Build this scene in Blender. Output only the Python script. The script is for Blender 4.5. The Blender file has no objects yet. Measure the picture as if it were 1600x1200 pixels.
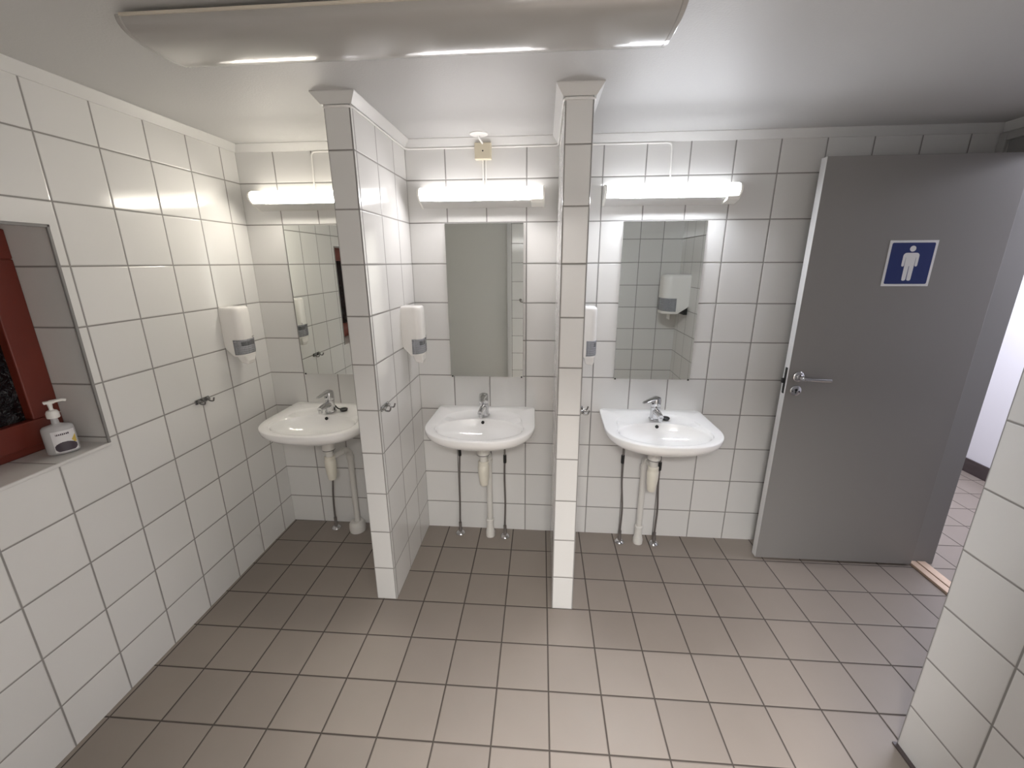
import bpy, math, random
from mathutils import Vector, Matrix

random.seed(7)
sc = bpy.context.scene
COL = sc.collection

# ------------------------------------------------------------------ camera
cam_data = bpy.data.cameras.new('camera')
cam_data.sensor_fit = 'HORIZONTAL'
cam_data.sensor_width = 36.0
cam_data.lens = 644.17 / 1600 * 36.0
cam_data.shift_x = 0.0008
cam_data.shift_y = -0.0074
cam_data.clip_start = 0.02
cam = bpy.data.objects.new('camera', cam_data)
COL.objects.link(cam)
CR = Vector((0.99703532, 0.07682255, -0.004344))
CU = Vector((-0.01633625, 0.26651161, 0.96369325))
CF = Vector((-0.0751911, 0.96076524, -0.26697648))
cam.matrix_world = Matrix(((CR.x, CU.x, -CF.x, 0.600), (CR.y, CU.y, -CF.y, -2.1898),
                           (CR.z, CU.z, -CF.z, 1.5833), (0, 0, 0, 1)))
sc.camera = cam

# ------------------------------------------------------------------ world, exposure, area lights
w = bpy.data.worlds.new('world')
sc.world = w
w.use_nodes = True
w.node_tree.nodes['Background'].inputs[0].default_value = (0.05, 0.05, 0.055, 1)
w.node_tree.nodes['Background'].inputs[1].default_value = 0.0
sc.view_settings.view_transform = 'Standard'
sc.view_settings.look = 'None'
sc.view_settings.exposure = 1.52
sc.view_settings.gamma = 1.0
sc.view_settings.use_curve_mapping = False
sc.cycles.use_denoising = True
sc.cycles.max_bounces = 14
sc.cycles.diffuse_bounces = 8
sc.cycles.glossy_bounces = 6
sc.cycles.sample_clamp_indirect = 6.0
sc.cycles.caustics_reflective = False
sc.cycles.caustics_refractive = False


def area_light(name, loc, sx, sy, power, color, rot=(0, 0, 0)):
    d = bpy.data.lights.new(name, 'AREA')
    d.shape = 'RECTANGLE'
    d.size, d.size_y = sx, sy
    d.energy = power
    d.color = color
    o = bpy.data.objects.new(name, d)
    o.location = loc
    o.rotation_euler = rot
    COL.objects.link(o)
    return o


LAMP_STRENGTH = 56.0          # the three lit lamps over the mirrors
LAMP_MID = 2.6                # upper part of their covers, above the tube
LAMP_TOP = 1.3                # weaker glow through the top of their covers
area_light('stall_fill_light', (0.42, -2.80, 2.13), 0.9, 0.46, 100, (1.0, 0.98, 0.955))  # added fill light behind the camera, no fixture modelled
area_light('hall_ceiling_light', (3.3, 0.2, 2.13), 0.6, 1.8, 18, (0.90, 0.90, 1.0))

CEIL = 2.155
XL = -0.964

# ------------------------------------------------------------------ materials


def new_mat(name):
    m = bpy.data.materials.new(name)
    m.use_nodes = True
    nt = m.node_tree
    return m, nt, nt.nodes['Principled BSDF']


def mat(name, col, rough=0.5, metal=0.0, spec=0.5, coat=0.0, trans=0.0, ior=1.5, noise=0.0, nscale=40, bump=0.0):
    m, nt, b = new_mat(name)
    b.inputs['Base Color'].default_value = (*col, 1)
    b.inputs['Roughness'].default_value = rough
    b.inputs['Metallic'].default_value = metal
    b.inputs['Specular IOR Level'].default_value = spec
    b.inputs['Coat Weight'].default_value = coat
    b.inputs['Transmission Weight'].default_value = trans
    b.inputs['IOR'].default_value = ior
    if noise or bump:
        geo = nt.nodes.new('ShaderNodeNewGeometry')
        n = nt.nodes.new('ShaderNodeTexNoise')
        n.inputs['Scale'].default_value = nscale
        n.inputs['Detail'].default_value = 5
        nt.links.new(geo.outputs['Position'], n.inputs['Vector'])
        if noise:
            mx = nt.nodes.new('ShaderNodeMix')
            mx.data_type = 'RGBA'
            mx.inputs['A'].default_value = (*[c * (1 - noise) for c in col], 1)
            mx.inputs['B'].default_value = (*[min(1, c * (1 + noise)) for c in col], 1)
            nt.links.new(n.outputs['Fac'], mx.inputs['Factor'])
            nt.links.new(mx.outputs['Result'], b.inputs['Base Color'])
        if bump:
            bp = nt.nodes.new('ShaderNodeBump')
            bp.inputs['Strength'].default_value = bump
            bp.inputs['Distance'].default_value = 0.002
            nt.links.new(n.outputs['Fac'], bp.inputs['Height'])
            nt.links.new(bp.outputs['Normal'], b.inputs['Normal'])
    return m


def tile_mat(name, ax, origin, pitch, tile, grout, gw=0.0054, rough=0.12, rot=0.0, var=0.03, tilt=0.010, mottle=0.0,
             spec=0.5, wave=0.12):
    """tiles laid on a world-space grid; ax picks the two world axes, origin one grid crossing"""
    m, nt, b = new_mat(name)
    N, Lk = nt.nodes, nt.links

    def math_(op, a, c=None, clamp=False):
        n = N.new('ShaderNodeMath')
        n.operation = op
        n.use_clamp = clamp
        for i, v in enumerate((a, c)):
            if v is None:
                continue
            if isinstance(v, (int, float)):
                n.inputs[i].default_value = v
            else:
                Lk.new(v, n.inputs[i])
        return n.outputs[0]
    geo = N.new('ShaderNodeNewGeometry')
    pos = geo.outputs['Position']
    if rot:
        r = N.new('ShaderNodeVectorRotate')
        r.rotation_type = 'Z_AXIS'
        r.inputs['Center'].default_value = (origin[0], origin[1], 0)
        r.inputs['Angle'].default_value = -rot
        Lk.new(pos, r.inputs['Vector'])
        pos = r.outputs[0]
    sep = N.new('ShaderNodeSeparateXYZ')
    Lk.new(pos, sep.inputs[0])
    dist, ids = [], []
    for k in (0, 1):
        u = math_('DIVIDE', math_('SUBTRACT', sep.outputs[ax[k]], origin[k]), pitch[k])
        f = math_('FRACT', u)
        dist.append(math_('MULTIPLY', math_('MINIMUM', f, math_('SUBTRACT', 1.0, f)), pitch[k]))
        ids.append(math_('FLOOR', u))
    d = math_('MINIMUM', dist[0], dist[1])
    mr = N.new('ShaderNodeMapRange')
    mr.interpolation_type = 'SMOOTHSTEP'
    Lk.new(d, mr.inputs['Value'])
    mr.inputs['From Min'].default_value = gw * 0.5 - 0.0008
    mr.inputs['From Max'].default_value = gw * 0.5 + 0.0008
    mask = mr.outputs[0]
    mr2 = N.new('ShaderNodeMapRange')
    mr2.interpolation_type = 'SMOOTHSTEP'
    Lk.new(d, mr2.inputs['Value'])
    mr2.inputs['From Min'].default_value = gw * 0.5 - 0.001
    mr2.inputs['From Max'].default_value = gw * 0.5 + 0.003
    cid = N.new('ShaderNodeCombineXYZ')
    Lk.new(ids[0], cid.inputs[0])
    Lk.new(ids[1], cid.inputs[1])
    wn = N.new('ShaderNodeTexWhiteNoise')
    wn.noise_dimensions = '3D'
    Lk.new(cid.outputs[0], wn.inputs['Vector'])
    # tile colour with slight piece-to-piece variation
    ca = N.new('ShaderNodeMix')
    ca.data_type = 'RGBA'
    ca.inputs['A'].default_value = (*[c * (1 - var) for c in tile], 1)
    ca.inputs['B'].default_value = (*[min(1, c * (1 + var)) for c in tile], 1)
    fac = wn.outputs['Value']
    if mottle:
        nz = N.new('ShaderNodeTexNoise')
        nz.inputs['Scale'].default_value = 7
        nz.inputs['Detail'].default_value = 6
        Lk.new(geo.outputs['Position'], nz.inputs['Vector'])
        fac = math_('ADD', math_('MULTIPLY', fac, 1 - mottle), math_('MULTIPLY', nz.outputs['Fac'], mottle))
    Lk.new(fac, ca.inputs['Factor'])
    cg = N.new('ShaderNodeMix')
    cg.data_type = 'RGBA'
    cg.inputs['A'].default_value = (*grout, 1)
    Lk.new(mask, cg.inputs['Factor'])
    Lk.new(ca.outputs['Result'], cg.inputs['B'])
    Lk.new(cg.outputs['Result'], b.inputs['Base Color'])
    rr = N.new('ShaderNodeMapRange')
    Lk.new(mask, rr.inputs['Value'])
    rr.inputs['To Min'].default_value = 0.8
    rr.inputs['To Max'].default_value = rough
    Lk.new(rr.outputs[0], b.inputs['Roughness'])
    b.inputs['Specular IOR Level'].default_value = spec
    # relief: sunken joints, faint glaze waviness
    nz2 = N.new('ShaderNodeTexNoise')
    nz2.inputs['Scale'].default_value = 9
    nz2.inputs['Detail'].default_value = 2
    Lk.new(geo.outputs['Position'], nz2.inputs['Vector'])
    h = math_('ADD', mr2.outputs[0], math_('MULTIPLY', nz2.outputs['Fac'], wave))
    bp = N.new('ShaderNodeBump')
    bp.inputs['Strength'].default_value = 0.7
    bp.inputs['Distance'].default_value = 0.0015
    Lk.new(h, bp.inputs['Height'])
    # every tile is set at a very slightly different angle
    vs = N.new('ShaderNodeVectorMath')
    vs.operation = 'SUBTRACT'
    Lk.new(wn.outputs['Color'], vs.inputs[0])
    vs.inputs[1].default_value = (0.5, 0.5, 0.5)
    vm = N.new('ShaderNodeVectorMath')
    vm.operation = 'SCALE'
    Lk.new(vs.outputs[0], vm.inputs[0])
    vm.inputs['Scale'].default_value = tilt
    va = N.new('ShaderNodeVectorMath')
    va.operation = 'ADD'
    Lk.new(bp.outputs[0], va.inputs[0])
    Lk.new(vm.outputs[0], va.inputs[1])
    vn = N.new('ShaderNodeVectorMath')
    vn.operation = 'NORMALIZE'
    Lk.new(va.outputs[0], vn.inputs[0])
    Lk.new(vn.outputs[0], b.inputs['Normal'])
    return m


def emit_mat(name, col, strength):
    m, nt, b = new_mat(name)
    b.inputs['Base Color'].default_value = (0.85, 0.85, 0.83, 1)
    b.inputs['Roughness'].default_value = 0.3
    b.inputs['Emission Color'].default_value = (*col, 1)
    b.inputs['Emission Strength'].default_value = strength
    return m


WT = (0.70, 0.695, 0.682)      # white glazed wall tile
WG = (0.26, 0.25, 0.24)      # its grey joints
Z0 = 1.9764
ROW = (Z0, 0.2)


def wall_tiles(name, ax_u, u0, pu=0.2, v0=Z0, **k):
    return tile_mat(name, (ax_u, 2), (u0, v0), (pu, 0.2), WT, WG, **k)


M_bay1 = wall_tiles('tiles_bay_one', 0, -0.7663)
M_bay2 = wall_tiles('tiles_bay_two', 0, 0.1090)
M_bay3 = wall_tiles('tiles_bay_three', 0, 0.8737)
M_left = wall_tiles('tiles_left_wall', 1, -0.1051, 0.19717)
M_div_side = wall_tiles('tiles_divider_side', 1, -0.170)
M_div_front1 = wall_tiles('tiles_divider_front_one', 0, -0.187, 0.0945)
M_div_front2 = wall_tiles('tiles_divider_front_two', 0, 0.6635, 0.0945)
M_right = wall_tiles('tiles_right_wall', 1, -0.10)
M_stall = wall_tiles('tiles_stall_side', 1, -1.275)
M_rear = wall_tiles('tiles_rear', 0, 1.650)
M_sill = tile_mat('tiles_sill', (1, 0), (-0.1051, XL - 0.195), (0.19717, 0.39), WT, WG, rough=0.2)
M_floor = tile_mat('tiles_floor', (0, 1), (-0.5515, -0.5955), (0.19869, 0.19869), (0.242, 0.207, 0.180), (0.060, 0.049, 0.041),
                   gw=0.0055, rough=0.42, rot=0.0068, var=0.10, tilt=0.006, mottle=0.5, spec=0.45, wave=0.3)
M_ceil = mat('ceiling_paint', (0.50, 0.497, 0.49), 0.55, bump=0.25, nscale=160)
M_trim = mat('trim_paint', (0.64, 0.636, 0.625), 0.4)
M_hallwall = mat('hall_paint', (0.74, 0.735, 0.76), 0.6)
M_skirt = mat('skirting_brown', (0.06, 0.045, 0.045), 0.4)
M_door = mat('door_grey', (0.250, 0.240, 0.232), 0.42, bump=0.06, nscale=90)
M_door_pale = mat('stall_door_grey', (0.60, 0.595, 0.57), 0.45)
M_dooredge = mat('door_edge_light', (0.56, 0.555, 0.55), 0.5)
M_frame = mat('door_frame_grey', (0.27, 0.265, 0.26), 0.45)
M_arch = mat('architrave_grey', (0.42, 0.41, 0.40), 0.45)
M_wood = mat('threshold_wood', (0.62, 0.47, 0.36), 0.5, noise=0.15, nscale=25)
M_woodgap = mat('threshold_groove', (0.05, 0.035, 0.03), 0.7)
M_red = mat('window_red_paint', (0.15, 0.024, 0.013), 0.45, noise=0.12, nscale=12)
M_ceramic = mat('ceramic_white', (0.87, 0.865, 0.855), 0.08, coat=0.3)
M_chrome = mat('chrome', (0.64, 0.64, 0.65), 0.09, metal=1.0)
M_steel = mat('braided_steel', (0.22, 0.20, 0.19), 0.4, metal=0.8, bump=0.8, nscale=900)
M_black = mat('black_rubber', (0.012, 0.012, 0.012), 0.45)
M_pvc = mat('trap_plastic', (0.72, 0.69, 0.60), 0.35)
M_pvcpipe = mat('pipe_plastic', (0.66, 0.645, 0.61), 0.35)
M_plastic = mat('dispenser_white', (0.80, 0.785, 0.76), 0.22)
M_smoke = mat('dispenser_window', (0.30, 0.31, 0.335), 0.2)
M_smokedark = mat('window_label', (0.11, 0.115, 0.125), 0.3)
M_grey = mat('mark_grey', (0.22, 0.22, 0.22), 0.5)
M_cable = mat('cable_white', (0.80, 0.79, 0.77), 0.4)
M_box = mat('box_cream', (0.63, 0.57, 0.44), 0.4)
M_lampmetal = mat('lamp_metal_white', (0.62, 0.61, 0.59), 0.4)
M_lampend = mat('lamp_end_plastic', (0.80, 0.79, 0.74), 0.35)
M_opal = mat('opal_plastic', (0.37, 0.355, 0.335), 0.16, coat=0.2)
M_rim = mat('lamp_rim_cream', (0.60, 0.55, 0.46), 0.45)
M_signwhite = mat('sign_white', (0.80, 0.80, 0.80), 0.35)
M_signblue = mat('sign_blue', (0.007, 0.022, 0.135), 0.35)
M_hole = mat('dark_hole', (0.01, 0.01, 0.01), 0.6)
M_mirror = mat('mirror_silver', (0.80, 0.82, 0.79), 0.012, metal=1.0)
M_clear = mat('bottle_clear', (0.72, 0.715, 0.72), 0.15, trans=0.35, ior=1.3)
M_label = mat('bottle_label', (0.72, 0.71, 0.72), 0.4)
M_plum = mat('label_plum', (0.055, 0.040, 0.055), 0.4)
M_yellow = mat('label_yellow', (0.65, 0.48, 0.10), 0.4)
M_pump = mat('pump_white', (0.80, 0.79, 0.76), 0.3)
M_paper = mat('paper_white', (0.78, 0.77, 0.74), 0.9)


def pane_mat():
    m, nt, b = new_mat('dark_patterned_glass')
    b.inputs['Base Color'].default_value = (0.012, 0.012, 0.014, 1)
    b.inputs['Roughness'].default_value = 0.12
    geo = nt.nodes.new('ShaderNodeNewGeometry')
    mp = nt.nodes.new('ShaderNodeMapping')
    mp.inputs['Rotation'].default_value = (0.5, 0, 0)
    mp.inputs['Scale'].default_value = (1, 0.55, 1)
    nt.links.new(geo.outputs['Position'], mp.inputs[0])
    v = nt.nodes.new('ShaderNodeTexNoise')
    v.inputs['Scale'].default_value = 26
    v.inputs['Detail'].default_value = 4
    v.inputs['Distortion'].default_value = 1.6
    nt.links.new(mp.outputs[0], v.inputs['Vector'])
    bp = nt.nodes.new('ShaderNodeBump')
    bp.inputs['Strength'].default_value = 1.0
    bp.inputs['Distance'].default_value = 0.06
    nt.links.new(v.outputs['Fac'], bp.inputs['Height'])
    nt.links.new(bp.outputs[0], b.inputs['Normal'])
    return m


M_pane = pane_mat()

# ------------------------------------------------------------------ mesh helpers


class MB:
    def __init__(self):
        self.v, self.f, self.mi = [], [], []

    def add(self, verts, faces, mi=0):
        o = len(self.v)
        self.v += [tuple(p) for p in verts]
        self.f += [tuple(i + o for i in f) for f in faces]
        self.mi += [mi] * len(faces)
        return self

    def box(self, x0, x1, y0, y1, z0, z1, mi=0, mis=None):
        v = [(x, y, z) for x in (x0, x1) for y in (y0, y1) for z in (z0, z1)]
        # -x, +x, -y, +y, -z, +z
        f = [(0, 1, 3, 2), (4, 6, 7, 5), (0, 4, 5, 1), (2, 3, 7, 6), (0, 2, 6, 4), (1, 5, 7, 3)]
        if mis is None:
            return self.add(v, f, mi)
        o = len(self.v)
        self.v += v
        for q, k in zip(f, mis):
            self.f.append(tuple(i + o for i in q))
            self.mi.append(k)
        return self

    def loft(self, rings, cap0=True, cap1=True, closed=True, mi=0):
        n = len(rings[0])
        v = [p for r in rings for p in r]
        f = []
        for a in range(len(rings) - 1):
            for i in range(n if closed else n - 1):
                j = (i + 1) % n
                f.append((a * n + i, a * n + j, (a + 1) * n + j, (a + 1) * n + i))
        if cap0:
            f.append(tuple(reversed(range(n))))
        if cap1:
            f.append(tuple((len(rings) - 1) * n + i for i in range(n)))
        return self.add(v, f, mi)

    def lathe(self, prof, c=(0, 0, 0), n=32, axis='z', sx=1.0, sy=1.0, mi=0):
        rings = []
        for r, h in prof:
            ring = []
            for i in range(n):
                a = 2 * math.pi * i / n
                p, q = r * math.cos(a) * sx, r * math.sin(a) * sy
                if axis == 'z':
                    ring.append((c[0] + p, c[1] + q, c[2] + h))
                elif axis == 'y':
                    ring.append((c[0] + q, c[1] + h, c[2] + p))
                else:
                    ring.append((c[0] + h, c[1] + p, c[2] + q))
            rings.append(ring)
        return self.loft(rings, mi=mi)

    def tube(self, pts, r, n=12, mi=0, flat=1.0):
        pts = [Vector(p) for p in pts]
        rr = r if isinstance(r, (list, tuple)) else [r] * len(pts)
        rings, up = [], None
        for i, p in enumerate(pts):
            t = (pts[min(i + 1, len(pts) - 1)] - pts[max(i - 1, 0)]).normalized()
            if up is None:
                ref = Vector((0, 0, 1)) if abs(t.z) < 0.9 else Vector((1, 0, 0))
                up = (ref - t * ref.dot(t)).normalized()
            else:
                up = (up - t * up.dot(t)).normalized()
            s = t.cross(up)
            rings.append([p + (s * math.cos(2 * math.pi * k / n) + up * math.sin(2 * math.pi * k / n) * flat) * rr[i] for k in range(n)])
        return self.loft(rings, mi=mi)

    def prism(self, poly, axis, a, b, mi=0):
        def P(p, h):
            return {'x': (h, p[0], p[1]), 'y': (p[0], h, p[1]), 'z': (p[0], p[1], h)}[axis]
        return self.loft([[P(p, a) for p in poly], [P(p, b) for p in poly]], mi=mi)

    def build(self, name, mats, parent=None, loc=(0, 0, 0), smooth=None, bevel=0.0, segs=2):
        me = bpy.data.meshes.new(name)
        me.from_pydata(self.v, [], self.f)
        for m in (mats if isinstance(mats, (list, tuple)) else [mats]):
            me.materials.append(m)
        me.polygons.foreach_set('material_index', self.mi)
        import bmesh
        bm = bmesh.new()
        bm.from_mesh(me)
        bmesh.ops.recalc_face_normals(bm, faces=bm.faces)
        bm.to_mesh(me)
        bm.free()
        if smooth is not None:
            me.polygons.foreach_set('use_smooth', [True] * len(me.polygons))
            me.set_sharp_from_angle(angle=math.radians(smooth))
        me.update()
        o = bpy.data.objects.new(name, me)
        COL.objects.link(o)
        o.location = loc
        if parent is not None:
            o.parent = parent
        if bevel:
            b = o.modifiers.new('bevel', 'BEVEL')
            b.width = bevel
            b.segments = segs
            b.limit_method = 'ANGLE'
            b.angle_limit = math.radians(40)
        return o


def tag(o, label, cat, group=None, kind=None):
    o['label'] = label
    o['category'] = cat
    if group:
        o['group'] = group
    if kind:
        o['kind'] = kind
    return o


def thing(name, loc, label, cat, group=None, rz=0.0, kind=None):
    o = bpy.data.objects.new(name, None)
    o.empty_display_size = 0.05
    COL.objects.link(o)
    o.location = loc
    o.rotation_euler = (0, 0, rz)
    return tag(o, label, cat, group, kind)


def copy_tree(o, loc, label, parent=None):
    def rec(a, par):
        c = a.copy()
        COL.objects.link(c)
        c.parent = par
        for ch in list(kids[a.name]):
            rec(ch, c)
        return c
    kids = {}

    def scan(a):
        kids[a.name] = list(a.children)
        for ch in a.children:
            scan(ch)
    scan(o)
    r = rec(o, parent)
    r.location = loc
    r['label'] = label
    return r


def arc(c, r, a0, a1, n, f):
    return [f(c, r, math.radians(a0 + (a1 - a0) * i / (n - 1))) for i in range(n)]


def smooth_path(pts, rad, n=6):
    """polyline with rounded corners"""
    pts = [Vector(p) for p in pts]
    out = [pts[0]]
    for i in range(1, len(pts) - 1):
        a, b, c = pts[i - 1], pts[i], pts[i + 1]
        d0, d1 = (a - b), (c - b)
        r = min(rad, d0.length * 0.45, d1.length * 0.45)
        p0, p1 = b + d0.normalized() * r, b + d1.normalized() * r
        for k in range(n + 1):
            t = k / n
            out.append(p0 * (1 - t) ** 2 + b * 2 * t * (1 - t) + p1 * t * t)
    out.append(pts[-1])
    return out


def S(o, label, cat):
    return tag(o, label, cat, kind='structure')


# ------------------------------------------------------------------ setting: shell
m = MB()
m.box(-1.4, 4.3, -3.7, 3.3, -0.1, 0.0)
S(m.build('floor', M_floor), 'brown-grey square tiled floor of the washroom', 'floor')
m = MB()
m.box(-1.4, 4.3, -3.7, 3.3, CEIL, CEIL + 0.1)
S(m.build('ceiling', M_ceil), 'off-white painted ceiling with fine texture', 'ceiling')

m = MB()
m.box(-1.1, -0.138, 0, 0.1, 0, CEIL, mi=0)
m.box(-0.138, 0.709, 0, 0.1, 0, CEIL, mi=1)
m.box(0.709, 2.6, 0, 0.1, 0, CEIL, mi=2)
S(m.build('wall_back', [M_bay1, M_bay2, M_bay3]), 'white tiled wall behind the three washbasins', 'wall')

# left wall with the window niche
NY0, NY1, NZ0, NZ1, NX = -1.72, -0.921, 0.957, 1.705, -1.165
m = MB()
m.box(XL - 0.21, XL, NY1, 0.1, 0, CEIL, mi=0)
m.box(XL - 0.21, XL, -3.6, NY0, 0, CEIL, mi=0)
m.box(XL - 0.21, XL, NY0, NY1, 0, NZ0, mis=(0, 0, 0, 0, 0, 1))
m.box(XL - 0.21, XL, NY0, NY1, NZ1, CEIL, mis=(0, 0, 0, 0, 2, 0))
# the reveal on the far side of the niche carries one column of tiles
m.add([(XL - 0.21, NY1 - 0.0005, NZ0), (XL, NY1 - 0.0005, NZ0), (XL, NY1 - 0.0005, NZ1), (XL - 0.21, NY1 - 0.0005, NZ1)],
      [(0, 1, 2, 3)], 3)
M_reveal = tile_mat('tiles_reveal', (0, 2), (XL, Z0), (0.4, 0.2), WT, WG)
S(m.build('wall_left', [M_left, M_sill, M_trim, M_reveal]), 'white tiled wall with a window niche', 'wall')

M_bead = mat('bead_grey', (0.22, 0.215, 0.21), 0.5)
# corner beads along the niche edges
m = MB()
m.box(XL - 0.004, XL + 0.003, NY1 - 0.010, NY1 - 0.001, NZ0, NZ1)
m.box(XL - 0.004, XL + 0.003, NY0, NY1, NZ1 - 0.010, NZ1)
S(m.build('trim_20', M_bead, bevel=0.002), 'grey corner bead round the window niche', 'trim')
m = MB()
m.box(XL - 0.006, XL + 0.004, NY0, NY1, NZ0 - 0.010, NZ0 + 0.002)
S(m.build('trim_21', M_trim, bevel=0.003), 'white bead along the front of the window sill', 'trim')

# dividers between the basins
DY = -0.587
for nm, x0, x1, mf, lab in (('wall_divider_left', -0.187, -0.089, M_div_front1, 'white tiled divider wall between the first two basins from the window'),
                            ('wall_divider_right', 0.662, 0.760, M_div_front2, 'white tiled divider wall between the middle basin and the one by the door')):
    m = MB()
    m.box(x0, x1, DY, 0.0, 0, CEIL, mis=(0, 0, 1, 0, 0, 0))
    S(m.build(nm, [M_div_side, mf], bevel=0.0015), lab, 'wall')

# right wall with the doorway, and the block of wall nearest the camera
m = MB()
m.box(2.6, 2.72, -0.036, 0.1, 0, CEIL)
m.box(2.6, 2.72, -1.075, -1.01, 0, CEIL)
m.box(2.6, 2.72, -1.01, -0.036, 2.084, CEIL)
S(m.build('wall_right', M_right), 'white tiled wall around the doorway', 'wall')
m = MB()
m.box(1.822, 2.72, -1.86, -1.075, 0, CEIL)
S(m.build('wall_near', M_stall), 'white tiled wall end nearest the camera, beside the doorway', 'wall')
m = MB()
m.box(1.285, 1.822, -1.86, -1.76, 0, CEIL)
S(m.build('wall_rear', M_rear), 'white tiled wall facing the basins, behind the camera', 'wall')

# stall front and stall behind the camera
m = MB()
m.box(1.20, 1.385, -2.55, -2.45, 0, CEIL)
m.box(0.245, 0.43, -2.55, -2.45, 0, 2.03)
m.box(1.285, 1.385, -2.45, -1.86, 0, CEIL)
S(m.build('wall_stall_front', M_rear), 'white tiled wall around the stall doors', 'wall')
m = MB()
m.box(-0.70, 1.20, -2.55, -2.45, 2.03, CEIL)
m.box(XL, -0.70, -2.55, -2.45, 0, CEIL)
m.box(0.43, 1.20, -2.55, -2.45, 1.94, 2.03)  # header added out of view to cut the fill off the divider tops
S(m.build('trim_23', M_door), 'unseen grey panel over and beside the stall doors, added to block light', 'trim')
m = MB()
m.box(XL - 0.1, 1.5, -3.55, -3.45, 0, CEIL)
m.box(1.4, 1.5, -3.45, -2.55, 0, CEIL)
S(m.build('wall_stall_back', M_door), 'unseen back wall of the stall, made grey to cut bounced light', 'wall')  # unseen wall; its grey is there to weaken the bounced fill
m = MB()
m.box(0.20, 0.245, -2.56, -2.44, 0, 2.03)
S(m.build('trim_22', M_dooredge), 'light grey post of the stall door frame', 'trim')
m = MB()
m.box(-0.70, 0.198, -2.53, -2.49, 0.012, 2.02)
d2 = S(m.build('door_2', M_door_pale, bevel=0.002), 'closed grey stall door seen in the middle mirror', 'door')
m = MB()
m.lathe([(0.024, 0), (0.024, 0.012), (0.012, 0.014), (0.012, 0.045)], (-0.63, -2.49, 1.04), axis='y', n=20)
m.build('door_knob', M_chrome, d2, smooth=40)

# hall beyond the doorway
m = MB()
m.box(3.9, 4.0, -2.6, 3.2, 0, CEIL)
S(m.build('wall_hall', M_hallwall), 'pale painted hall wall seen through the doorway', 'wall')
m = MB()
m.box(2.6, 4.0, 3.1, 3.2, 0, CEIL)
m.box(2.6, 4.0, -2.6, -2.5, 0, CEIL)
m.box(2.6, 2.72, 0.1, 3.1, 0, CEIL)
m.box(2.6, 2.72, -2.5, -1.86, 0, CEIL)
S(m.build('wall_hall_ends', M_hallwall), 'pale painted walls closing the hall', 'wall')
m = MB()
m.box(3.886, 3.9, -2.5, 3.1, 0, 0.106)
S(m.build('baseboard_hall', M_skirt, bevel=0.002), 'dark brown skirting along the hall wall', 'baseboard')
m = MB()
m.box(1.808, 1.822, -1.75, -1.073, 0, 0.006)
S(m.build('baseboard_near', M_skirt), 'dark joint strip at the foot of the near wall', 'baseboard')

# crown trim: one object per straight run, mitred at the corners
path = [(XL, -2.45), (XL, 0), (-0.187, 0), (-0.187, DY), (-0.089, DY), (-0.089, 0), (0.662, 0), (0.662, DY), (0.760, DY), (0.760, 0),
        (2.6, 0), (2.6, -1.075), (1.822, -1.075), (1.822, -1.76), (1.285, -1.76)]
prof = [(0.0, -0.034), (0.007, -0.034), (0.031, -0.003), (0.031, 0.0), (0.0, 0.0)]
where = ['left wall', 'back wall left of the dividers', 'window side of the left divider', 'end of the left divider',
         'inner side of the left divider', 'back wall between the dividers', 'inner side of the right divider',
         'end of the right divider', 'door side of the right divider', 'back wall by the door', 'wall over the doorway',
         'doorway recess', 'near wall', 'rear wall']


def right_of(a, b):
    d = Vector((b[0] - a[0], b[1] - a[1])).normalized()
    return Vector((d.y, -d.x))


def corner(i, off):
    p = Vector(path[i])
    if i == 0:
        return p + right_of(path[0], path[1]) * off
    if i == len(path) - 1:
        return p + right_of(path[-2], path[-1]) * off
    n0, n1 = right_of(path[i - 1], path[i]), right_of(path[i], path[i + 1])
    return p + (n0 + n1) * off


for i in range(len(path) - 1):
    rings = []
    for k in (i, i + 1):
        rings.append([(*corner(k, o), CEIL + z) for o, z in prof])
    m = MB()
    m.loft(rings)
    S(m.build('trim_%d' % (i + 1), M_trim), 'white sloped ceiling trim along the ' + where[i], 'trim')

# doorway: frame, threshold, open door leaf
m = MB()
m.box(2.600, 2.722, -0.140, -0.036, 0, 2.084)
m.box(2.600, 2.722, -1.010, -0.970, 0, 2.084)
m.box(2.600, 2.722, -0.970, -0.140, 2.030, 2.084)
S(m.build('trim_15', M_frame, bevel=0.002), 'grey door frame lining the doorway to the hall', 'door frame')
m = MB()
m.box(2.586, 2.600, -0.036, -0.001, 0, 2.118)
m.box(2.586, 2.600, -1.045, -0.036, 2.084, 2.118)
S(m.build('trim_16', M_arch, bevel=0.002), 'light grey architrave round the doorway', 'trim')
m = MB()
m.box(2.596, 2.632, -0.969, -0.141, 0, 0.014, mi=0)
m.box(2.632, 2.640, -0.969, -0.141, 0, 0.004, mi=1)
m.box(2.640, 2.682, -0.969, -0.141, 0, 0.014, mi=0)
S(m.build('trim_17', [M_wood, M_woodgap], bevel=0.001), 'pale wooden threshold strips in the doorway', 'threshold')

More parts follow.
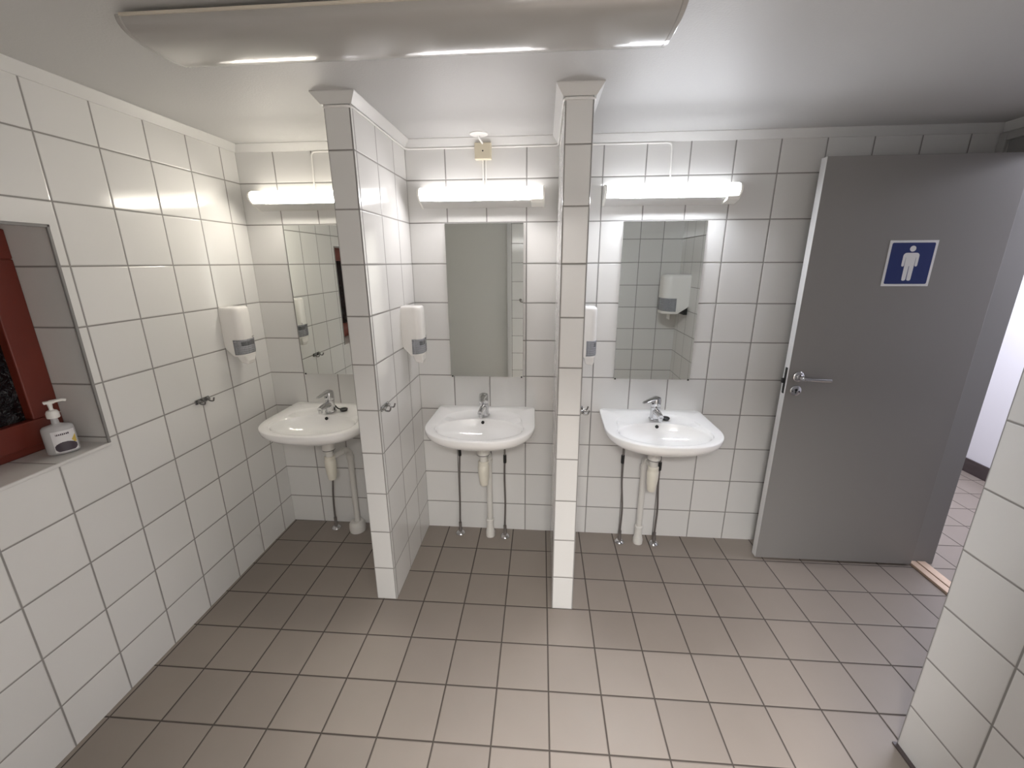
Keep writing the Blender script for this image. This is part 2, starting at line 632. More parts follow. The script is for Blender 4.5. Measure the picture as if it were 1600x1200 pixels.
m = MB()
DX0, DX1, DF, DB, DZ0, DZ1 = 1.785, 2.586, -0.170, -0.130, 0.013, 2.008
m.box(DX0, DX1, DF, DB, DZ0, DZ1, mis=(1, 0, 0, 0, 0, 0))
door = S(m.build('door_1', [M_door, M_dooredge], bevel=0.0015), 'open grey door standing against the back wall', 'door')
m = MB()
m.lathe([(0.0255, 0.0), (0.0255, -0.006), (0.022, -0.009), (0.011, -0.010), (0.011, -0.050), (0.009, -0.054)], (1.832, DF, 1.045), axis='y', n=28)
m.tube(smooth_path([(1.832, DF - 0.048, 1.045), (1.850, DF - 0.052, 1.044), (1.952, DF - 0.050, 1.040)], 0.01), [0.0105] * 8 + [0.0085], n=14)
m.build('door_handle', M_chrome, door, smooth=40)
m = MB()
m.lathe([(0.0255, 0.0), (0.0255, -0.006), (0.022, -0.008)], (1.830, DF, 0.975), axis='y', n=28, mi=0)
m.lathe([(0.006, -0.0075), (0.006, -0.009)], (1.830, DF, 0.980), axis='y', n=14, mi=1)
m.box(1.8275, 1.8325, DF - 0.009, DF - 0.0075, 0.963, 0.980, mi=1)
for sx in (-0.016, 0.016):
    m.lathe([(0.003, -0.0075), (0.003, -0.009)], (1.830 + sx, DF, 0.972), axis='y', n=10, mi=1)
m.build('keyhole_plate', [M_chrome, M_hole], door, smooth=40)
m = MB()
m.tube([(DX0 - 0.0005, -0.150, 0.955), (DX0 - 0.0005, -0.150, 1.085)], 0.0095, n=16, mi=0)
m.v = [(DX0 + (x - DX0) * 0.12, y, z) for x, y, z in m.v]
m.box(DX0 - 0.013, DX0, -0.157, -0.143, 1.008, 1.030, mi=0)
m.build('lock_plate', [M_hole], door)
for hz in (0.25, 1.75):
    m = MB()
    m.lathe([(0.008, -0.05), (0.008, 0.05)], (2.592, -0.152, hz), n=14)
    m.build('hinge', M_chrome, door, smooth=40)

# sign on the door
sign = thing('restroom_sign', (2.209, DF, 1.570), 'blue and white square sign with a standing man on the grey door', 'sign')
m = MB()
m.box(-0.099, 0.099, -0.0020, 0.0, -0.098, 0.098)
m.build('sign_plate', M_signwhite, sign, bevel=0.0006)


def rrect(x0, x1, z0, z1, r, n=5):
    pts = []
    for cx, cz, a in ((x1 - r, z1 - r, 0), (x0 + r, z1 - r, 90), (x0 + r, z0 + r, 180), (x1 - r, z0 + r, 270)):
        for k in range(n + 1):
            t = math.radians(a + 90 * k / n)
            pts.append((cx + r * math.cos(t), cz + r * math.sin(t)))
    return pts


m = MB()
m.prism(rrect(-0.0885, 0.0885, -0.0880, 0.0880, 0.006), 'y', -0.0024, -0.0018)
m.build('blue_field', M_signblue, sign)
m = MB()
k = 0.196
man = [0]


def piece(poly):
    """one flat piece of the white figure; each lies a hair above the last so that no faces coincide"""
    m.prism(poly, 'y', -0.0028 - 0.00012 * man[0], -0.0022)
    man[0] += 1


piece([(0.064 * k * math.cos(t * math.pi / 12), 0.320 * k + 0.064 * k * math.sin(t * math.pi / 12)) for t in range(24)])
half = [(0.0, 0.232)] + [(0.100 + 0.068 * math.sin(q), 0.164 + 0.068 * math.cos(q)) for q in [t * math.pi / 12 for t in range(7)]]
half += [(0.168, -0.035), (0.160, -0.058), (0.140, -0.066), (0.120, -0.058), (0.112, -0.035), (0.110, 0.130), (0.104, 0.130), (0.100, -0.060)]
half += [(0.096, -0.345), (0.086, -0.370), (0.054, -0.378), (0.020, -0.368), (0.010, -0.345), (0.006, -0.060), (0.0, -0.055)]
full = half + [(-x, z) for x, z in reversed(half[1:-1])]
piece([(x * k, z * k) for x, z in full])
m.build('man_pictogram', M_signwhite, sign)

# window in the niche
m = MB()
GX = NX + 0.022
GY0, GY1, GZ0, GZ1 = NY0 + 0.085, NY1 - 0.085, 1.072, 1.600
for (a, b, c, d) in ((NY0, NY1, 0.985, GZ0), (NY0, NY1, GZ1, NZ1 - 0.012), (NY0, GY0, GZ0, GZ1), (GY1, NY1, GZ0, GZ1)):
    m.box(NX - 0.03, NX + 0.040, a + 0.001, b - 0.001, c, d)
m.box(NX - 0.03, NX + 0.026, NY0 + 0.001, NY1 - 0.001, NZ0, 0.985)
m.box(NX - 0.03, NX + 0.026, NY0 + 0.001, NY1 - 0.001, NZ1 - 0.012, NZ1)
win = S(m.build('window_1', M_red, bevel=0.004), 'red painted window frame in the tiled niche', 'window')
m = MB()
m.box(NX - 0.012, NX + 0.012, GY0, GY1, GZ0, GZ1)
m.build('pane', M_pane, win)
m = MB()
m.box(NX - 0.05, NX - 0.031, NY0, NY1, NZ0, NZ1)
m.build('outer_board', M_hole, win)

# ------------------------------------------------------------------ lamps over the mirrors


def wall_lamp(x0, ln, col, power, label, switch):
    t = thing('wall_lamp', (x0, 0, 1.845), label, 'lamp', 'lit strip lamps over the mirrors')
    m = MB()
    m.prism([(0, 0.0), (-0.012, 0.0), (-0.064, 0.0245), (-0.064, 0.027), (-0.012, 0.030), (-0.012, 0.080), (0, 0.080)], 'x', 0.010, ln - 0.010)
    m.build('housing', M_lampmetal, t)
    lens = [(-0.063, 0.0265), (-0.0715, 0.031), (-0.080, 0.039), (-0.0865, 0.048), (-0.0895, 0.058), (-0.088, 0.068), (-0.082, 0.077), (-0.072, 0.083)]
    top = [(-0.072, 0.083), (-0.058, 0.0865), (-0.0125, 0.0865)]
    m = MB()
    for k_, (a, b) in enumerate(zip(lens, lens[1:])):
        xs = (0.010, 0.075, ln - 0.075, ln - 0.010)
        for q_ in range(3):
            m.add([(xs[q_], *a), (xs[q_ + 1], *a), (xs[q_ + 1], *b), (xs[q_], *b)], [(0, 1, 2, 3)], (0 if k_ == 1 else 3 if k_ in (0, 2) else 2) if q_ == 1 else 1)
    for a, b in zip(top, top[1:]):
        m.add([(0.010, *a), (ln - 0.010, *a), (ln - 0.010, *b), (0.010, *b)], [(0, 1, 2, 3)], 1)
    m.build('diffuser', [emit_mat('lamp_glow', col, LAMP_STRENGTH * power), emit_mat('lamp_glow_top', col, LAMP_TOP), emit_mat('lamp_glow_upper', col, LAMP_MID), emit_mat('lamp_glow_middle', col, LAMP_STRENGTH * 0.34 * power)], t, smooth=60)
    cap = [(0, -0.001), (-0.012, -0.001), (-0.064, 0.0245)] + [(y * 1.012, z + 0.0008) for y, z in lens[1:]] + [(-0.058, 0.088), (0, 0.088)]
    for a in (0.0, ln - 0.0105):
        m = MB()
        m.prism(cap, 'x', a, a + 0.0105)
        m.build('end_cap', M_lampend, t, bevel=0.002)
    if switch:
        m = MB()
        m.loft([[(ln - 0.064, -0.030, -0.003), (ln - 0.008, -0.030, -0.003), (ln - 0.008, -0.080, 0.010), (ln - 0.064, -0.080, 0.010)],
                [(ln - 0.064, -0.030, 0.008), (ln - 0.008, -0.030, 0.008), (ln - 0.008, -0.091, 0.026), (ln - 0.064, -0.091, 0.026)]])
        m.build('socket', M_lampend, t, bevel=0.002)
    return t


wall_lamp(-0.876, 0.615, (1.0, 0.935, 0.82), 0.85, 'lit strip lamp on the tiles over the mirror nearest the window', False)
wall_lamp(-0.017, 0.615, (1.0, 0.97, 0.975), 0.9, 'lit strip lamp below the cream junction box, over the middle mirror', True)
wall_lamp(0.876, 0.619, (0.91, 0.94, 1.0), 1.8, 'lit strip lamp over the mirror nearest the grey door', True)

# unlit ceiling lamp
cl = thing('ceiling_lamp', (-0.402, -1.010, CEIL), 'long unlit strip lamp with opal cover on the ceiling', 'lamp')
LN = 1.300
m = MB()
m.box(0.02, LN - 0.02, -0.080, 0.080, -0.022, 0.0)
m.build('housing', M_rim, cl)


def lamp_profile(hw, h, z0, n=18):
    pts = []
    for i in range(n + 1):
        a = math.pi * i / n
        c, s = math.cos(a), math.sin(a)
        pts.append((-hw * math.copysign(abs(c) ** 0.75, c), z0 - h * abs(s) ** 0.80))
    return pts


m = MB()
m.prism(lamp_profile(0.108, 0.037, -0.018), 'x', 0.014, LN - 0.014)
m.build('diffuser', M_opal, cl, smooth=50)
m = MB()
m.box(0.012, LN - 0.012, -0.1125, -0.085, -0.018, -0.0125)
m.box(0.012, LN - 0.012, 0.085, 0.1125, -0.018, -0.0125)
m.build('rim', M_rim, cl)
for a in (0.0, LN - 0.014):
    m = MB()
    m.prism(lamp_profile(0.1125, 0.0405, -0.014), 'x', a, a + 0.014)
    m.build('end_cap', M_opal, cl, bevel=0.003)

# ------------------------------------------------------------------ mirrors


def mirror(x0, label):
    t = thing('wall_mirror', (x0, 0, 0.973), label, 'mirror', 'frameless mirrors over the basins')
    m = MB()
    m.box(0, 0.400, -0.006, -0.001, 0, 0.800)
    m.build('glass', M_mirror, t, bevel=0.0008)
    for cx in (0.004, 0.388):
        m = MB()
        m.box(cx, cx + 0.008, -0.0075, 0, -0.004, 0.004)
        m.build('clip', M_black, t)
    return t


mirror(-0.760, 'frameless mirror showing the dark window and a soap dispenser')
mirror(0.094, 'frameless mirror showing a plain grey door')
mirror(0.985, 'frameless mirror showing a tiled corner and a large paper dispenser')

# ------------------------------------------------------------------ washbasins
NTH = 168


def outline_poly(hw, depth, straight, rc):
    pts = []
    for k in range(7):      # back corner
        a = math.radians(90 - 90 * k / 6)
        pts.append((hw - 0.006 - rc + rc * math.cos(a), -rc + rc * math.sin(a)))
    for k in range(1, 8):
        t = k / 8
        pts.append((hw - 0.006 + 0.006 * t, -rc - (straight - rc) * t))
    for k in range(0, 33):
        a = math.radians(90 * k / 32)
        e = 0.86
        pts.append((hw * math.cos(a) ** e, -straight - (depth - straight) * math.sin(a) ** e))
    full = pts + [(-x, y) for x, y in reversed(pts[:-1])]
    return full


def polar(poly, c, n):
    a = []
    for x, y in poly:
        a.append((math.atan2(y - c[1], x - c[0]) % (2 * math.pi), math.hypot(x - c[0], y - c[1]), x, y))
    m_ = len(poly)
    res = []
    for i in range(n):
        th = 2 * math.pi * (i + 0.5) / n
        d = (math.cos(th), math.sin(th))
        best = None
        for k in range(m_):
            x1, y1 = poly[k]
            x2, y2 = poly[(k + 1) % m_]
            ex, ey = x2 - x1, y2 - y1
            den = d[0] * ey - d[1] * ex
            if abs(den) < 1e-12:
                continue
            t = ((x1 - c[0]) * ey - (y1 - c[1]) * ex) / den
            s = ((x1 - c[0]) * d[1] - (y1 - c[1]) * d[0]) / den
            if t > 0 and -1e-6 <= s <= 1 + 1e-6 and (best is None or t > best):
                best = t
        res.append(best)
    return res


def ell(cx, cy, a, b, n=120):
    return [(cx + a * math.cos(2 * math.pi * i / n), cy + b * math.sin(2 * math.pi * i / n)) for i in range(n)]


BC = (0.0, -0.300)
OUT = polar(outline_poly(0.275, 0.492, 0.265, 0.02), BC, NTH)
BOWL = polar(ell(0, -0.318, 0.212, 0.138), BC, NTH)
LEDGE = polar(ell(0, -0.266, 0.238, 0.203), BC, NTH)
for _i in range(NTH):       # the raised step runs only round the back of the basin
    _s = max(0.0, min(1.0, (math.sin(2 * math.pi * (_i + 0.5) / NTH) + 0.05) / 0.75))
    _s = _s * _s * (3 - 2 * _s)
    LEDGE[_i] = BOWL[_i] * 1.04 + (LEDGE[_i] - BOWL[_i] * 1.04) * _s


def basin_ring(fn, z):
    r = []
    for i in range(NTH):
        th = 2 * math.pi * (i + 0.5) / NTH
        q = fn(i)
        r.append((BC[0] + q * math.cos(th), BC[1] + q * math.sin(th), z))
    return r


def basin_mesh():
    rings = []
    for f, z in ((0.10, -0.093), (0.30, -0.090), (0.52, -0.083), (0.72, -0.072), (0.86, -0.057), (0.94, -0.041), (0.985, -0.022), (1.0, -0.0125), (1.02, -0.0085)):
        rings.append(basin_ring(lambda i: BOWL[i] * f, z))
    rings.append(basin_ring(lambda i: max(BOWL[i] * 1.035, LEDGE[i] - 0.004), -0.0075))
    rings.append(basin_ring(lambda i: max(BOWL[i] * 1.045, LEDGE[i] + 0.001), -0.0015))
    rings.append(basin_ring(lambda i: min(max(BOWL[i] * 1.06, LEDGE[i] + 0.006), OUT[i] - 0.012), 0.0))
    rings.append(basin_ring(lambda i: OUT[i] - 0.005, 0.0))
    rings.append(basin_ring(lambda i: OUT[i] - 0.0012, -0.0018))
    rings.append(basin_ring(lambda i: OUT[i], -0.0055))
    rings.append(basin_ring(lambda i: OUT[i] * 0.995, -0.020))
    # underside: draws in towards the outlet, which sits further back than the middle
    for f, sh, z in ((0.972, 0.0, -0.034), (0.905, 0.011, -0.055), (0.79, 0.028, -0.076), (0.63, 0.048, -0.099), (0.45, 0.066, -0.119), (0.27, 0.080, -0.134), (0.15, 0.085, -0.140)):
        rings.append([(x, y + sh, q) for x, y, q in basin_ring(lambda i: OUT[i] * f, z)])
    for rr, z in ((0.032, -0.143), (0.030, -0.150)):
        rings.append([(rr * math.cos(2 * math.pi * (i + 0.5) / NTH), -0.200 + rr * math.sin(2 * math.pi * (i + 0.5) / NTH), z) for i in range(NTH)])
    m = MB()
    m.loft(rings)
    return m


def make_basin(x, label):
    o = thing('washbasin', (x, -0.001, 0.800), label, 'washbasin', 'white wall-hung washbasins')
    basin_mesh().build('bowl', M_ceramic, o, smooth=50)
    m = MB()
    m.lathe([(0.0085, 0.0), (0.0085, 0.006)], (0, -0.1895, -0.026), axis='y', n=20)
    m.build('overflow_hole', M_hole, o)
    m = MB()
    m.lathe([(0.022, -0.096), (0.022, -0.090), (0.012, -0.089)], (0, -0.30, 0), n=24)
    m.build('drain', M_chrome, o, smooth=40)
    return o


BX = (-0.558, 0.293, 1.185)
b0 = make_basin(BX[0], 'white washbasin partly hidden by the tiled divider, nearest the window')
copy_tree(b0, (BX[1], -0.001, 0.800), 'white washbasin between the two tiled dividers')
copy_tree(b0, (BX[2], -0.001, 0.800), 'white washbasin nearest the grey door')


def make_faucet(x, lever_rot, spout_rot, label):
    t = thing('faucet', (x, -0.133, 0.7965), label, 'faucet', 'chrome mixer taps on the basins')
    m = MB()
    m.lathe([(0.030, 0.0), (0.030, 0.004), (0.026, 0.008), (0.0245, 0.030), (0.024, 0.066)], n=32)
    pts, rr = [], []
    for k in range(9):
        s = k / 8
        pts.append((0, -0.010 - 0.100 * s, 0.044 + 0.010 * math.sin(s * 2.0) - 0.006 * s))
        rr.append(0.0175 - 0.005 * s)
    m.tube(pts, rr, n=18)
    m.lathe([(0.011, 0.026), (0.011, 0.044)], (0, -0.103, 0.0), n=18)
    c, s_ = math.cos(spout_rot), math.sin(spout_rot)
    m.v = [(a * c - b * s_, a * s_ + b * c, z) for a, b, z in m.v]
    m.build('body', M_chrome, t, smooth=40)
    m = MB()
    m.lathe([(0.0245, 0.068), (0.0255, 0.074), (0.0255, 0.104), (0.022, 0.116), (0.012, 0.121), (0.004, 0.122)], n=32)
    blade = []
    for k in range(11):
        s = k / 10
        yb = 0.006 - 0.112 * s
        zc = 0.113 + 0.006 * s - 0.010 * s * s
        wd = 0.020 - 0.009 * s if s < 0.95 else 0.008
        th = 0.0085 - 0.005 * s
        blade.append([(wd * math.cos(q), yb, zc + th * math.sin(q)) for q in [2 * math.pi * j / 16 for j in range(16)]])
    m.loft(blade)
    c, s_ = math.cos(lever_rot), math.sin(lever_rot)
    m.v = [(a * c - b * s_, a * s_ + b * c, z) for a, b, z in m.v]
    m.build('lever', M_chrome, t, smooth=40)
    m = MB()
    m.lathe([(0.004, 0.0), (0.004, -0.002)], (0, -0.0252, 0.088), axis='y', n=12)
    m.v = [(a * c - b * s_, a * s_ + b * c, z) for a, b, z in m.v]
    m.build('temperature_mark', M_black, t)


make_faucet(BX[0], -0.05, 0.0, 'chrome mixer tap on the basin nearest the window')
make_faucet(BX[1], 0.05, -0.05, 'chrome mixer tap on the middle basin')
make_faucet(BX[2], -0.85, 0.0, 'chrome mixer tap on the basin nearest the door, lever turned aside')


def plug(x, y, rz, label):
    t = thing('basin_plug', (x, y, 0.7955), label, 'plug', 'black rubber basin plugs', rz=rz)
    m = MB()
    m.lathe([(0.017, 0.0), (0.020, 0.004), (0.021, 0.011), (0.017, 0.014), (0.006, 0.016)], n=24)
    m.build('stopper', M_black, t, smooth=40)
    m = MB()
    m.tube(smooth_path([(0.0, 0, 0.012), (-0.030, 0.0, 0.010), (-0.048, 0.006, 0.030), (-0.060, 0.012, 0.036)], 0.02), 0.0035, n=8)
    m.build('strap', M_black, t, smooth=60)


plug(-0.492, -0.118, 0.1, 'black rubber plug lying by the tap on the basin nearest the window')
plug(1.238, -0.140, 0.1, 'black rubber plug lying by the tap on the basin nearest the door')


def bottle_trap(bx, px, py, label, cone=False):
    t = thing('bottle_trap', (bx, -0.200, 0), label, 'drain pipe', 'white bottle traps under the basins')
    ox, oy = px - bx, py + 0.200
    m = MB()
    m.lathe([(0.012, 0.5955), (0.032, 0.5955), (0.033, 0.606), (0.030, 0.648), (0.012, 0.649)], (0, -0.05 * 0, 0), n=28, mi=0)
    m.lathe([(0.0325, 0.597), (0.0325, 0.6005)], n=28, mi=1)
    m.lathe([(0.0205, 0.540), (0.0205, 0.598)], n=24, mi=0)
    m.build('tailpiece', [M_pvcpipe, M_black], t, smooth=40)
    m = MB()
    m.lathe([(0.012, 0.416), (0.020, 0.418), (0.0225, 0.428), (0.027, 0.462), (0.030, 0.500), (0.030, 0.530), (0.0275, 0.533), (0.0275, 0.538),
             (0.0275, 0.541), (0.0275, 0.556), (0.024, 0.560)], n=32)
    m.build('cup', M_pvc, t, smooth=40)
    m = MB()
    top = 0.545
    pts = smooth_path([(0, 0, top), (ox, oy, top), (ox, oy, 0.04)], 0.045, 8)
    m.tube(pts, 0.0165, n=18)
    d = Vector((ox, oy, 0)).normalized()
    m.tube([(ox, oy, 0.480), (ox, oy, 0.505)], 0.0205, n=18)
    m.tube([(ox - d.x * 0.052, oy - d.y * 0.052, top), (ox - d.x * 0.036, oy - d.y * 0.036, top)], 0.0205, n=18)
    m.build('outlet_pipe', M_pvcpipe, t, smooth=50)
    m = MB()
    if cone:
        m.lathe([(0.046, 0.0), (0.048, 0.020), (0.046, 0.050), (0.036, 0.064), (0.022, 0.066), (0.022, 0.060)], (ox, oy - 0.006, 0), n=28)
    else:
        m.lathe([(0.027, 0.0), (0.028, 0.025), (0.024, 0.042), (0.020, 0.060), (0.0195, 0.100), (0.0235, 0.102), (0.0235, 0.112), (0.019, 0.116)], (ox, oy, 0), n=28)
    m.build('floor_collar', M_pvcpipe, t, smooth=40)


bottle_trap(-0.562, -0.515, -0.068, 'white bottle trap with offset pipe and large floor cone, under the basin nearest the window', True)
bottle_trap(0.293, 0.305, -0.068, 'white bottle trap and straight pipe under the middle basin')
bottle_trap(1.183, 1.171, -0.072, 'white bottle trap and straight pipe under the basin nearest the door')


def hose(fx, fy, tx, ty, zf, label):
    t = thing('supply_hose', (fx, fy, 0), label, 'hose', 'braided water hoses under the basins')
    dx, dy = tx - fx, ty - fy
    HT = 0.665
    m = MB()
    pts = [(0, 0, 0.06), (0, 0, 0.10), (0.004, 0, 0.22), (dx * 0.6 - 0.003, dy * 0.4, 0.40), (dx, dy, 0.56), (dx, dy, HT)]
    m.tube(smooth_path(pts, 0.06, 5), 0.0052, n=10)
    m.build('braided_hose', M_steel, t, smooth=60)
    m = MB()
    m.lathe([(0.0085, 0.0), (0.0090, 0.004), (0.0090, 0.044), (0.0085, 0.048)], (dx, dy, zf), n=14)
    m.build('ferrule', M_black, t, smooth=40)
    m = MB()
    m.lathe([(0.0105, 0.010), (0.0105, 0.036), (0.0085, 0.040), (0.0085, 0.074)], n=16)
    m.build('nut', M_steel, t, smooth=40)
    m = MB()
    m.lathe([(0.028, 0.0), (0.027, 0.004), (0.018, 0.012), (0.010, 0.016)], n=28)
    m.build('floor_rosette', M_chrome, t, smooth=40)


hose(-0.659, -0.062, -0.600, -0.090, 0.58, 'braided hose behind the trap of the basin nearest the window')
hose(0.121, -0.058, 0.140, -0.080, 0.525, 'braided hose on the window side of the middle basin pipe')
hose(0.393, -0.072, 0.398, -0.090, 0.495, 'braided hose on the door side of the middle basin pipe')
hose(1.066, -0.073, 1.050, -0.080, 0.510, 'braided hose beside the pipe of the last basin, towards the right divider')
hose(1.262, -0.076, 1.250, -0.090, 0.480, 'braided hose beside the pipe of the last basin, towards the door')

# ------------------------------------------------------------------ dispensers


def d_ring(d, hw, r, z, x0=0.0, sc_=1.0, sq=7):
    """flat-backed section with rounded front corners; wall at x = 0"""
    cx = (x0 + d) / 2
    pts = [(x0, -hw), ((x0 + d - r) / 2, -hw)]
    for k in range(sq + 1):
        a = math.radians(-90 + 90 * k / sq)
        pts.append((d - r + r * math.cos(a), -hw + r + r * math.sin(a)))
    bul = 0.10 * hw
    for k in range(sq + 1):
        a = math.radians(0 + 90 * k / sq)
        pts.append((d - r + r * math.cos(a), hw - r + r * math.sin(a)))
    pts += [((x0 + d - r) / 2, hw), (x0, hw)]
    out = []
    for x, y in pts:
        b = bul * (1 - (y / hw) ** 2) if x > d - r else 0
        out.append((max(x0, cx + (x - cx) * sc_) + b * sc_ * 0.8 if x > x0 + 1e-6 else x0, y * sc_, z))
    return out


def dispenser(name, loc, rz, d, hw, h, r, label, cat, group, win_z, kind):
    t = thing(name, loc, label, cat, group, rz=rz)
    m = MB()
    rings = []
    b0_ = 0.17 * h
    for z, x0, s in ((b0_, 0.42 * d, 0.96), (b0_ + 0.004, 0.40 * d, 0.99), (0.30 * h, 0.06 * d, 1.0), (0.34 * h, 0.0, 1.0), (0.60 * h, 0, 1.0), (0.90 * h, 0, 0.99),
                     (0.945 * h, 0, 0.975), (0.975 * h, 0, 0.93), (0.993 * h, 0, 0.86), (h, 0, 0.74)):
        rings.append(d_ring(d, hw, r, z, x0, s))
    m.loft(rings)
    m.build('body', M_plastic, t, smooth=45)
    # grey see-through level window wrapped round the front
    wz0, wz1 = win_z[0] * h, win_z[1] * h
    m = MB()
    zs = [wz0 + (wz1 - wz0) * k / 8 for k in range(9)]
    rings = []
    for z in zs:
        full = d_ring(d, hw, r, z, 0, 1.0)
        sub = [p for p in full if p[0] > d * 0.50]
        sub = [(d * 0.50, -hw, z)] + sub + [(d * 0.50, hw, z)]
        low = max(0.0, (0.25 * h - z) / (0.25 * h - wz0)) if wz0 < 0.25 * h else 0
        rings.append([(x * (1 - 0.05 * low * low) + 0.0008, y * (1.012 - 0.06 * low * low), z2) for x, y, z2 in sub])
    n = len(rings[0])
    for a in range(8):
        for i in range(n - 1):
            mid = n / 2
            dark = 1 if (kind == 'soap' and a in (5, 6) and abs(i + 0.5 - mid) < 5) else 0
            m.add([rings[a][i], rings[a][i + 1], rings[a + 1][i + 1], rings[a + 1][i]], [(0, 1, 2, 3)], dark)
    o = m.build('level_window', [M_smoke, M_smokedark], t, smooth=60)
    s = o.modifiers.new('thickness', 'SOLIDIFY')
    s.thickness = 0.0012
    s.offset = 0
    if kind == 'soap':
        m = MB()
        m.loft([[(0.050, -0.024, 0.012), (0.084, -0.022, 0.004), (0.084, 0.022, 0.004), (0.050, 0.024, 0.012)],
                [(0.044, -0.030, 0.030), (0.091, -0.028, 0.024), (0.091, 0.028, 0.024), (0.044, 0.030, 0.030)],
                [(0.040, -0.040, 0.052), (0.090, -0.040, 0.052), (0.090, 0.040, 0.052), (0.040, 0.040, 0.052)]])
        m.build('push_bar', M_plastic, t, bevel=0.006, segs=3)
        m = MB()
        pts = [(0, 0.0265 + 0.0065 * math.cos(q), 0.1395 + 0.004 * math.sin(q)) for q in [math.radians(20 + 25 * k) for k in range(12)]]
        m.tube([(d + 0.0043, y, z) for _, y, z in pts], 0.0010, n=6)
        m.build('maker_mark', M_grey, t)
    else:
        m = MB()
        m.box(0.13, 0.132, -0.05, 0.04, 0.012, b0_ + 0.01)
        m.build('paper_end', M_paper, t)
        m = MB()
        m.box(0.0, 0.03, -hw * 0.8, hw * 0.8, 0.145 * h, 0.36 * h)
        m.build('back_plate', M_black, t)
    return t


sd = dispenser('soap_dispenser', (XL, -0.2525, 1.087), 0, 0.093, 0.0525, 0.292, 0.030,
               'white soap dispenser on the left tiled wall, beside the basin nearest the window', 'soap dispenser',
               'white soap dispensers with grey windows', (0.175, 0.455), 'soap')
copy_tree(sd, (-0.089, -0.182, 1.087), 'white soap dispenser on the left divider, beside the middle basin')
copy_tree(sd, (0.760, -0.182, 1.087), 'white soap dispenser on the right divider, half hidden by its end')
dispenser('paper_dispenser', (1.822, -1.545, 1.085), math.pi, 0.205, 0.105, 0.395, 0.06,
          'large white paper dispenser seen in the mirror nearest the door', 'paper dispenser', None, (0.19, 0.50), 'paper')

# ------------------------------------------------------------------ hooks


M_hook = mat('hook_dark_chrome', (0.30, 0.30, 0.30), 0.15, metal=1.0)


def make_hook(loc, label):
    t = thing('towel_hook', loc, label, 'hook', 'double chrome wall hooks')
    m = MB()
    m.prism(rrect(-0.040, 0.040, -0.011, 0.011, 0.005), 'x', 0.0, 0.005)
    m.build('back_plate', M_hook, t, bevel=0.001)
    for y in (-0.026, 0.026):
        m = MB()
        m.tube(smooth_path([(0.003, y, 0.006), (0.012, y, 0.002), (0.014, y, -0.010), (0.034, y, -0.012), (0.040, y, 0.006)], 0.008, 5), 0.0035, n=10)
        m.build('prong', M_hook, t, smooth=60)
        m = MB()
        m.lathe([(0.0075, 0.0), (0.0075, 0.010), (0.005, 0.013)], (0.004, y, 0.0), axis='x', n=14)
        m.build('stud', M_hook, t, smooth=40)
    return t


hk = make_hook((XL, -0.502, 0.9755), 'double chrome hook on the left tiled wall between the window and the first basin')
copy_tree(hk, (-0.089, -0.530, 0.9755), 'double chrome hook on the left divider facing the middle basin')
copy_tree(hk, (0.760, -0.515, 0.9755), 'chrome hook peeping out past the right divider')
m = MB()
ch = thing('coat_hook', (0.345, -2.45, 1.18), 'dark coat hook on the tiled strip seen at the edge of the middle mirror', 'hook')
m.tube(smooth_path([(0, 0, 0), (0, 0.03, -0.02), (0.05, 0.05, -0.02), (0.06, 0.06, 0.05)], 0.02), 0.006, n=8)
m.build('prong', M_steel, ch, smooth=60)
m = MB()
m.lathe([(0.015, 0.0), (0.015, 0.006)], axis='y', n=16)
m.build('rosette', M_steel, ch, smooth=40)

# ------------------------------------------------------------------ wiring
CZ = CEIL - 0.0385
jb = thing('junction_box', (0.300, 0, 2.095), 'square cream junction box on the tiles above the middle lamp', 'junction box')
m = MB()
m.box(-0.040, 0.040, -0.030, 0.0, -0.036, 0.036)
m.build('case', M_box, jb, bevel=0.004, segs=3)
m = MB()
m.lathe([(0.0035, -0.030), (0.0035, -0.0315)], axis='y', n=12)
m.build('screw', M_hole, jb)

R_ = 0.0042
pts = [(0.262, -R_, CZ), (-0.089 + R_, -R_, CZ), (-0.089 + R_, DY - R_ - 0.001, CZ - 0.002), (-0.187 - R_, DY - R_ - 0.001, CZ - 0.002),
       (-0.187 - R_, -R_, CZ), (-0.563, -R_, CZ), (-0.567, -R_, 1.932)]
m = MB()
m.tube(smooth_path(pts, 0.025, 6), R_, n=10)
tag(m.build('power_cable', M_cable, smooth=60), 'thin white cable round the left divider to the lamp nearest the window', 'cable', 'white surface cables')
pts = [(0.338, -R_, CZ), (0.662 - R_, -R_, CZ), (0.662 - R_, DY - R_ - 0.001, CZ - 0.002), (0.760 + R_, DY - R_ - 0.001, CZ - 0.002),
       (0.760 + R_, -R_, CZ), (1.186, -R_, CZ), (1.190, -R_, 1.932)]
m = MB()
m.tube(smooth_path(pts, 0.025, 6), R_, n=10)
tag(m.build('power_cable', M_cable, smooth=60), 'thin white cable round the right divider to the lamp nearest the door', 'cable', 'white surface cables')
for x, lab in ((0.297, 'short white cable from the junction box down to the middle lamp, towards the window'),
               (0.310, 'short white cable from the junction box down to the middle lamp, towards the door')):
    m = MB()
    m.tube([(x, -R_, 2.062), (x, -R_, 1.932)], R_, n=10)
    tag(m.build('power_cable', M_cable, smooth=60), lab, 'cable', 'white surface cables')
ro = thing('ceiling_rose', (0.290, -0.078, CEIL), 'flat white ceiling disc with a short cord into the junction box', 'ceiling rose')
m = MB()
m.lathe([(0.043, 0.0), (0.042, -0.004), (0.038, -0.006), (0.006, -0.007)], n=32)
m.build('disc', M_cable, ro, smooth=40)
m = MB()
m.tube(smooth_path([(-0.004, 0.004, -0.005), (0.000, 0.012, -0.016), (0.008, 0.042, -0.026), (0.009, 0.054, -0.030)], 0.01), 0.0045, n=10)
m.build('cord', M_cable, ro, smooth=60)

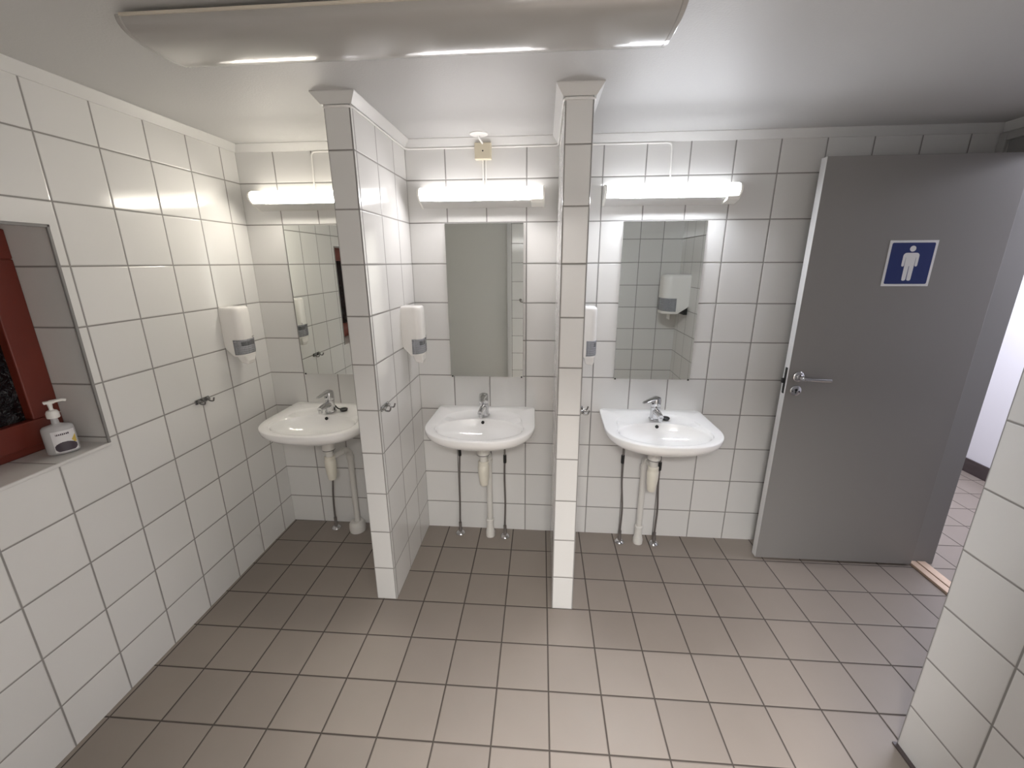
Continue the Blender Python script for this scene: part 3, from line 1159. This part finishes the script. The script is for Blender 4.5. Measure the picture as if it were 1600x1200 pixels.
# ------------------------------------------------------------------ pump bottle on the sill
pb = thing('pump_bottle', (-1.040, -1.010, NZ0 + 0.002), 'clear soap pump bottle with dark oval label on the window sill', 'bottle', rz=math.radians(50))


def oval(a, b, z, n=36):
    return [(a * math.cos(2 * math.pi * i / n), b * math.sin(2 * math.pi * i / n), z) for i in range(n)]


m = MB()
m.loft([oval(0.036, 0.020, 0.0), oval(0.040, 0.024, 0.004), oval(0.040, 0.024, 0.084), oval(0.0385, 0.0225, 0.093), oval(0.033, 0.019, 0.099),
        oval(0.016, 0.013, 0.103), oval(0.010, 0.010, 0.106), oval(0.0085, 0.0085, 0.128)])
m.build('flask', M_clear, pb, smooth=40)


def label_patch(x0, x1, z0, z1, off, shape=None, n=14, k=10):
    m = MB()
    for i in range(n):
        for j in range(k):
            q = []
            for (u, v_) in ((i, j), (i + 1, j), (i + 1, j + 1), (i, j + 1)):
                x = x0 + (x1 - x0) * u / n
                z = z0 + (z1 - z0) * v_ / k
                y = -math.sqrt(max(0, 1 - (x / 0.040) ** 2)) * 0.024 - off
                q.append((x, y, z))
            cx = sum(p[0] for p in q) / 4
            cz = sum(p[2] for p in q) / 4
            if shape is None or shape(cx, cz):
                m.add(q, [(0, 1, 2, 3)])
    return m


label_patch(-0.018, 0.037, 0.008, 0.082, 0.0006).build('front_label', M_label, pb)
lab = [o for o in pb.children if o.name.startswith('front_label')][0]
label_patch(-0.016, 0.036, 0.010, 0.044, 0.0012, lambda x, z: ((x - 0.010) / 0.027) ** 2 + ((z - 0.024) / 0.019) ** 2 < 1, 40, 30).build('dark_oval', M_plum, lab)
label_patch(0.020, 0.0365, 0.034, 0.062, 0.0010, lambda x, z: (x - 0.020) / 0.0165 + (z - 0.034) / 0.028 > 0.75 and z < 0.034 + 1.7 * (x - 0.020), 24, 24).build('yellow_patch', M_yellow, lab)
label_patch(-0.008, 0.024, 0.066, 0.074, 0.0011, lambda x, z: (int((x + 0.1) * 900) % 4 != 0) and abs(z - 0.070 - 0.05 * (x - 0.008)) < 0.0030, 50, 10).build('lettering', M_plum, lab)
m = MB()
m.lathe([(0.0155, 0.126), (0.0165, 0.128), (0.0165, 0.143), (0.013, 0.151), (0.0065, 0.154), (0.005, 0.158), (0.0065, 0.176)], n=28)
m.loft([[(-0.012, -0.008, 0.176), (0.012, -0.008, 0.176), (0.012, 0.008, 0.176), (-0.012, 0.008, 0.176)],
        [(-0.014, -0.009, 0.184), (0.014, -0.009, 0.184), (0.014, 0.009, 0.184), (-0.014, 0.009, 0.184)]])
m.tube([(0.0, 0, 0.181), (0.030, 0, 0.183), (0.040, 0, 0.180)], [0.006, 0.005, 0.004], n=12)
m.build('pump', M_pump, pb, smooth=40)
m = MB()
m.tube([(0.0, 0, 0.010), (0.0, 0, 0.126)], 0.0035, n=10)
m.build('dip_tube', M_pump, pb, smooth=60)
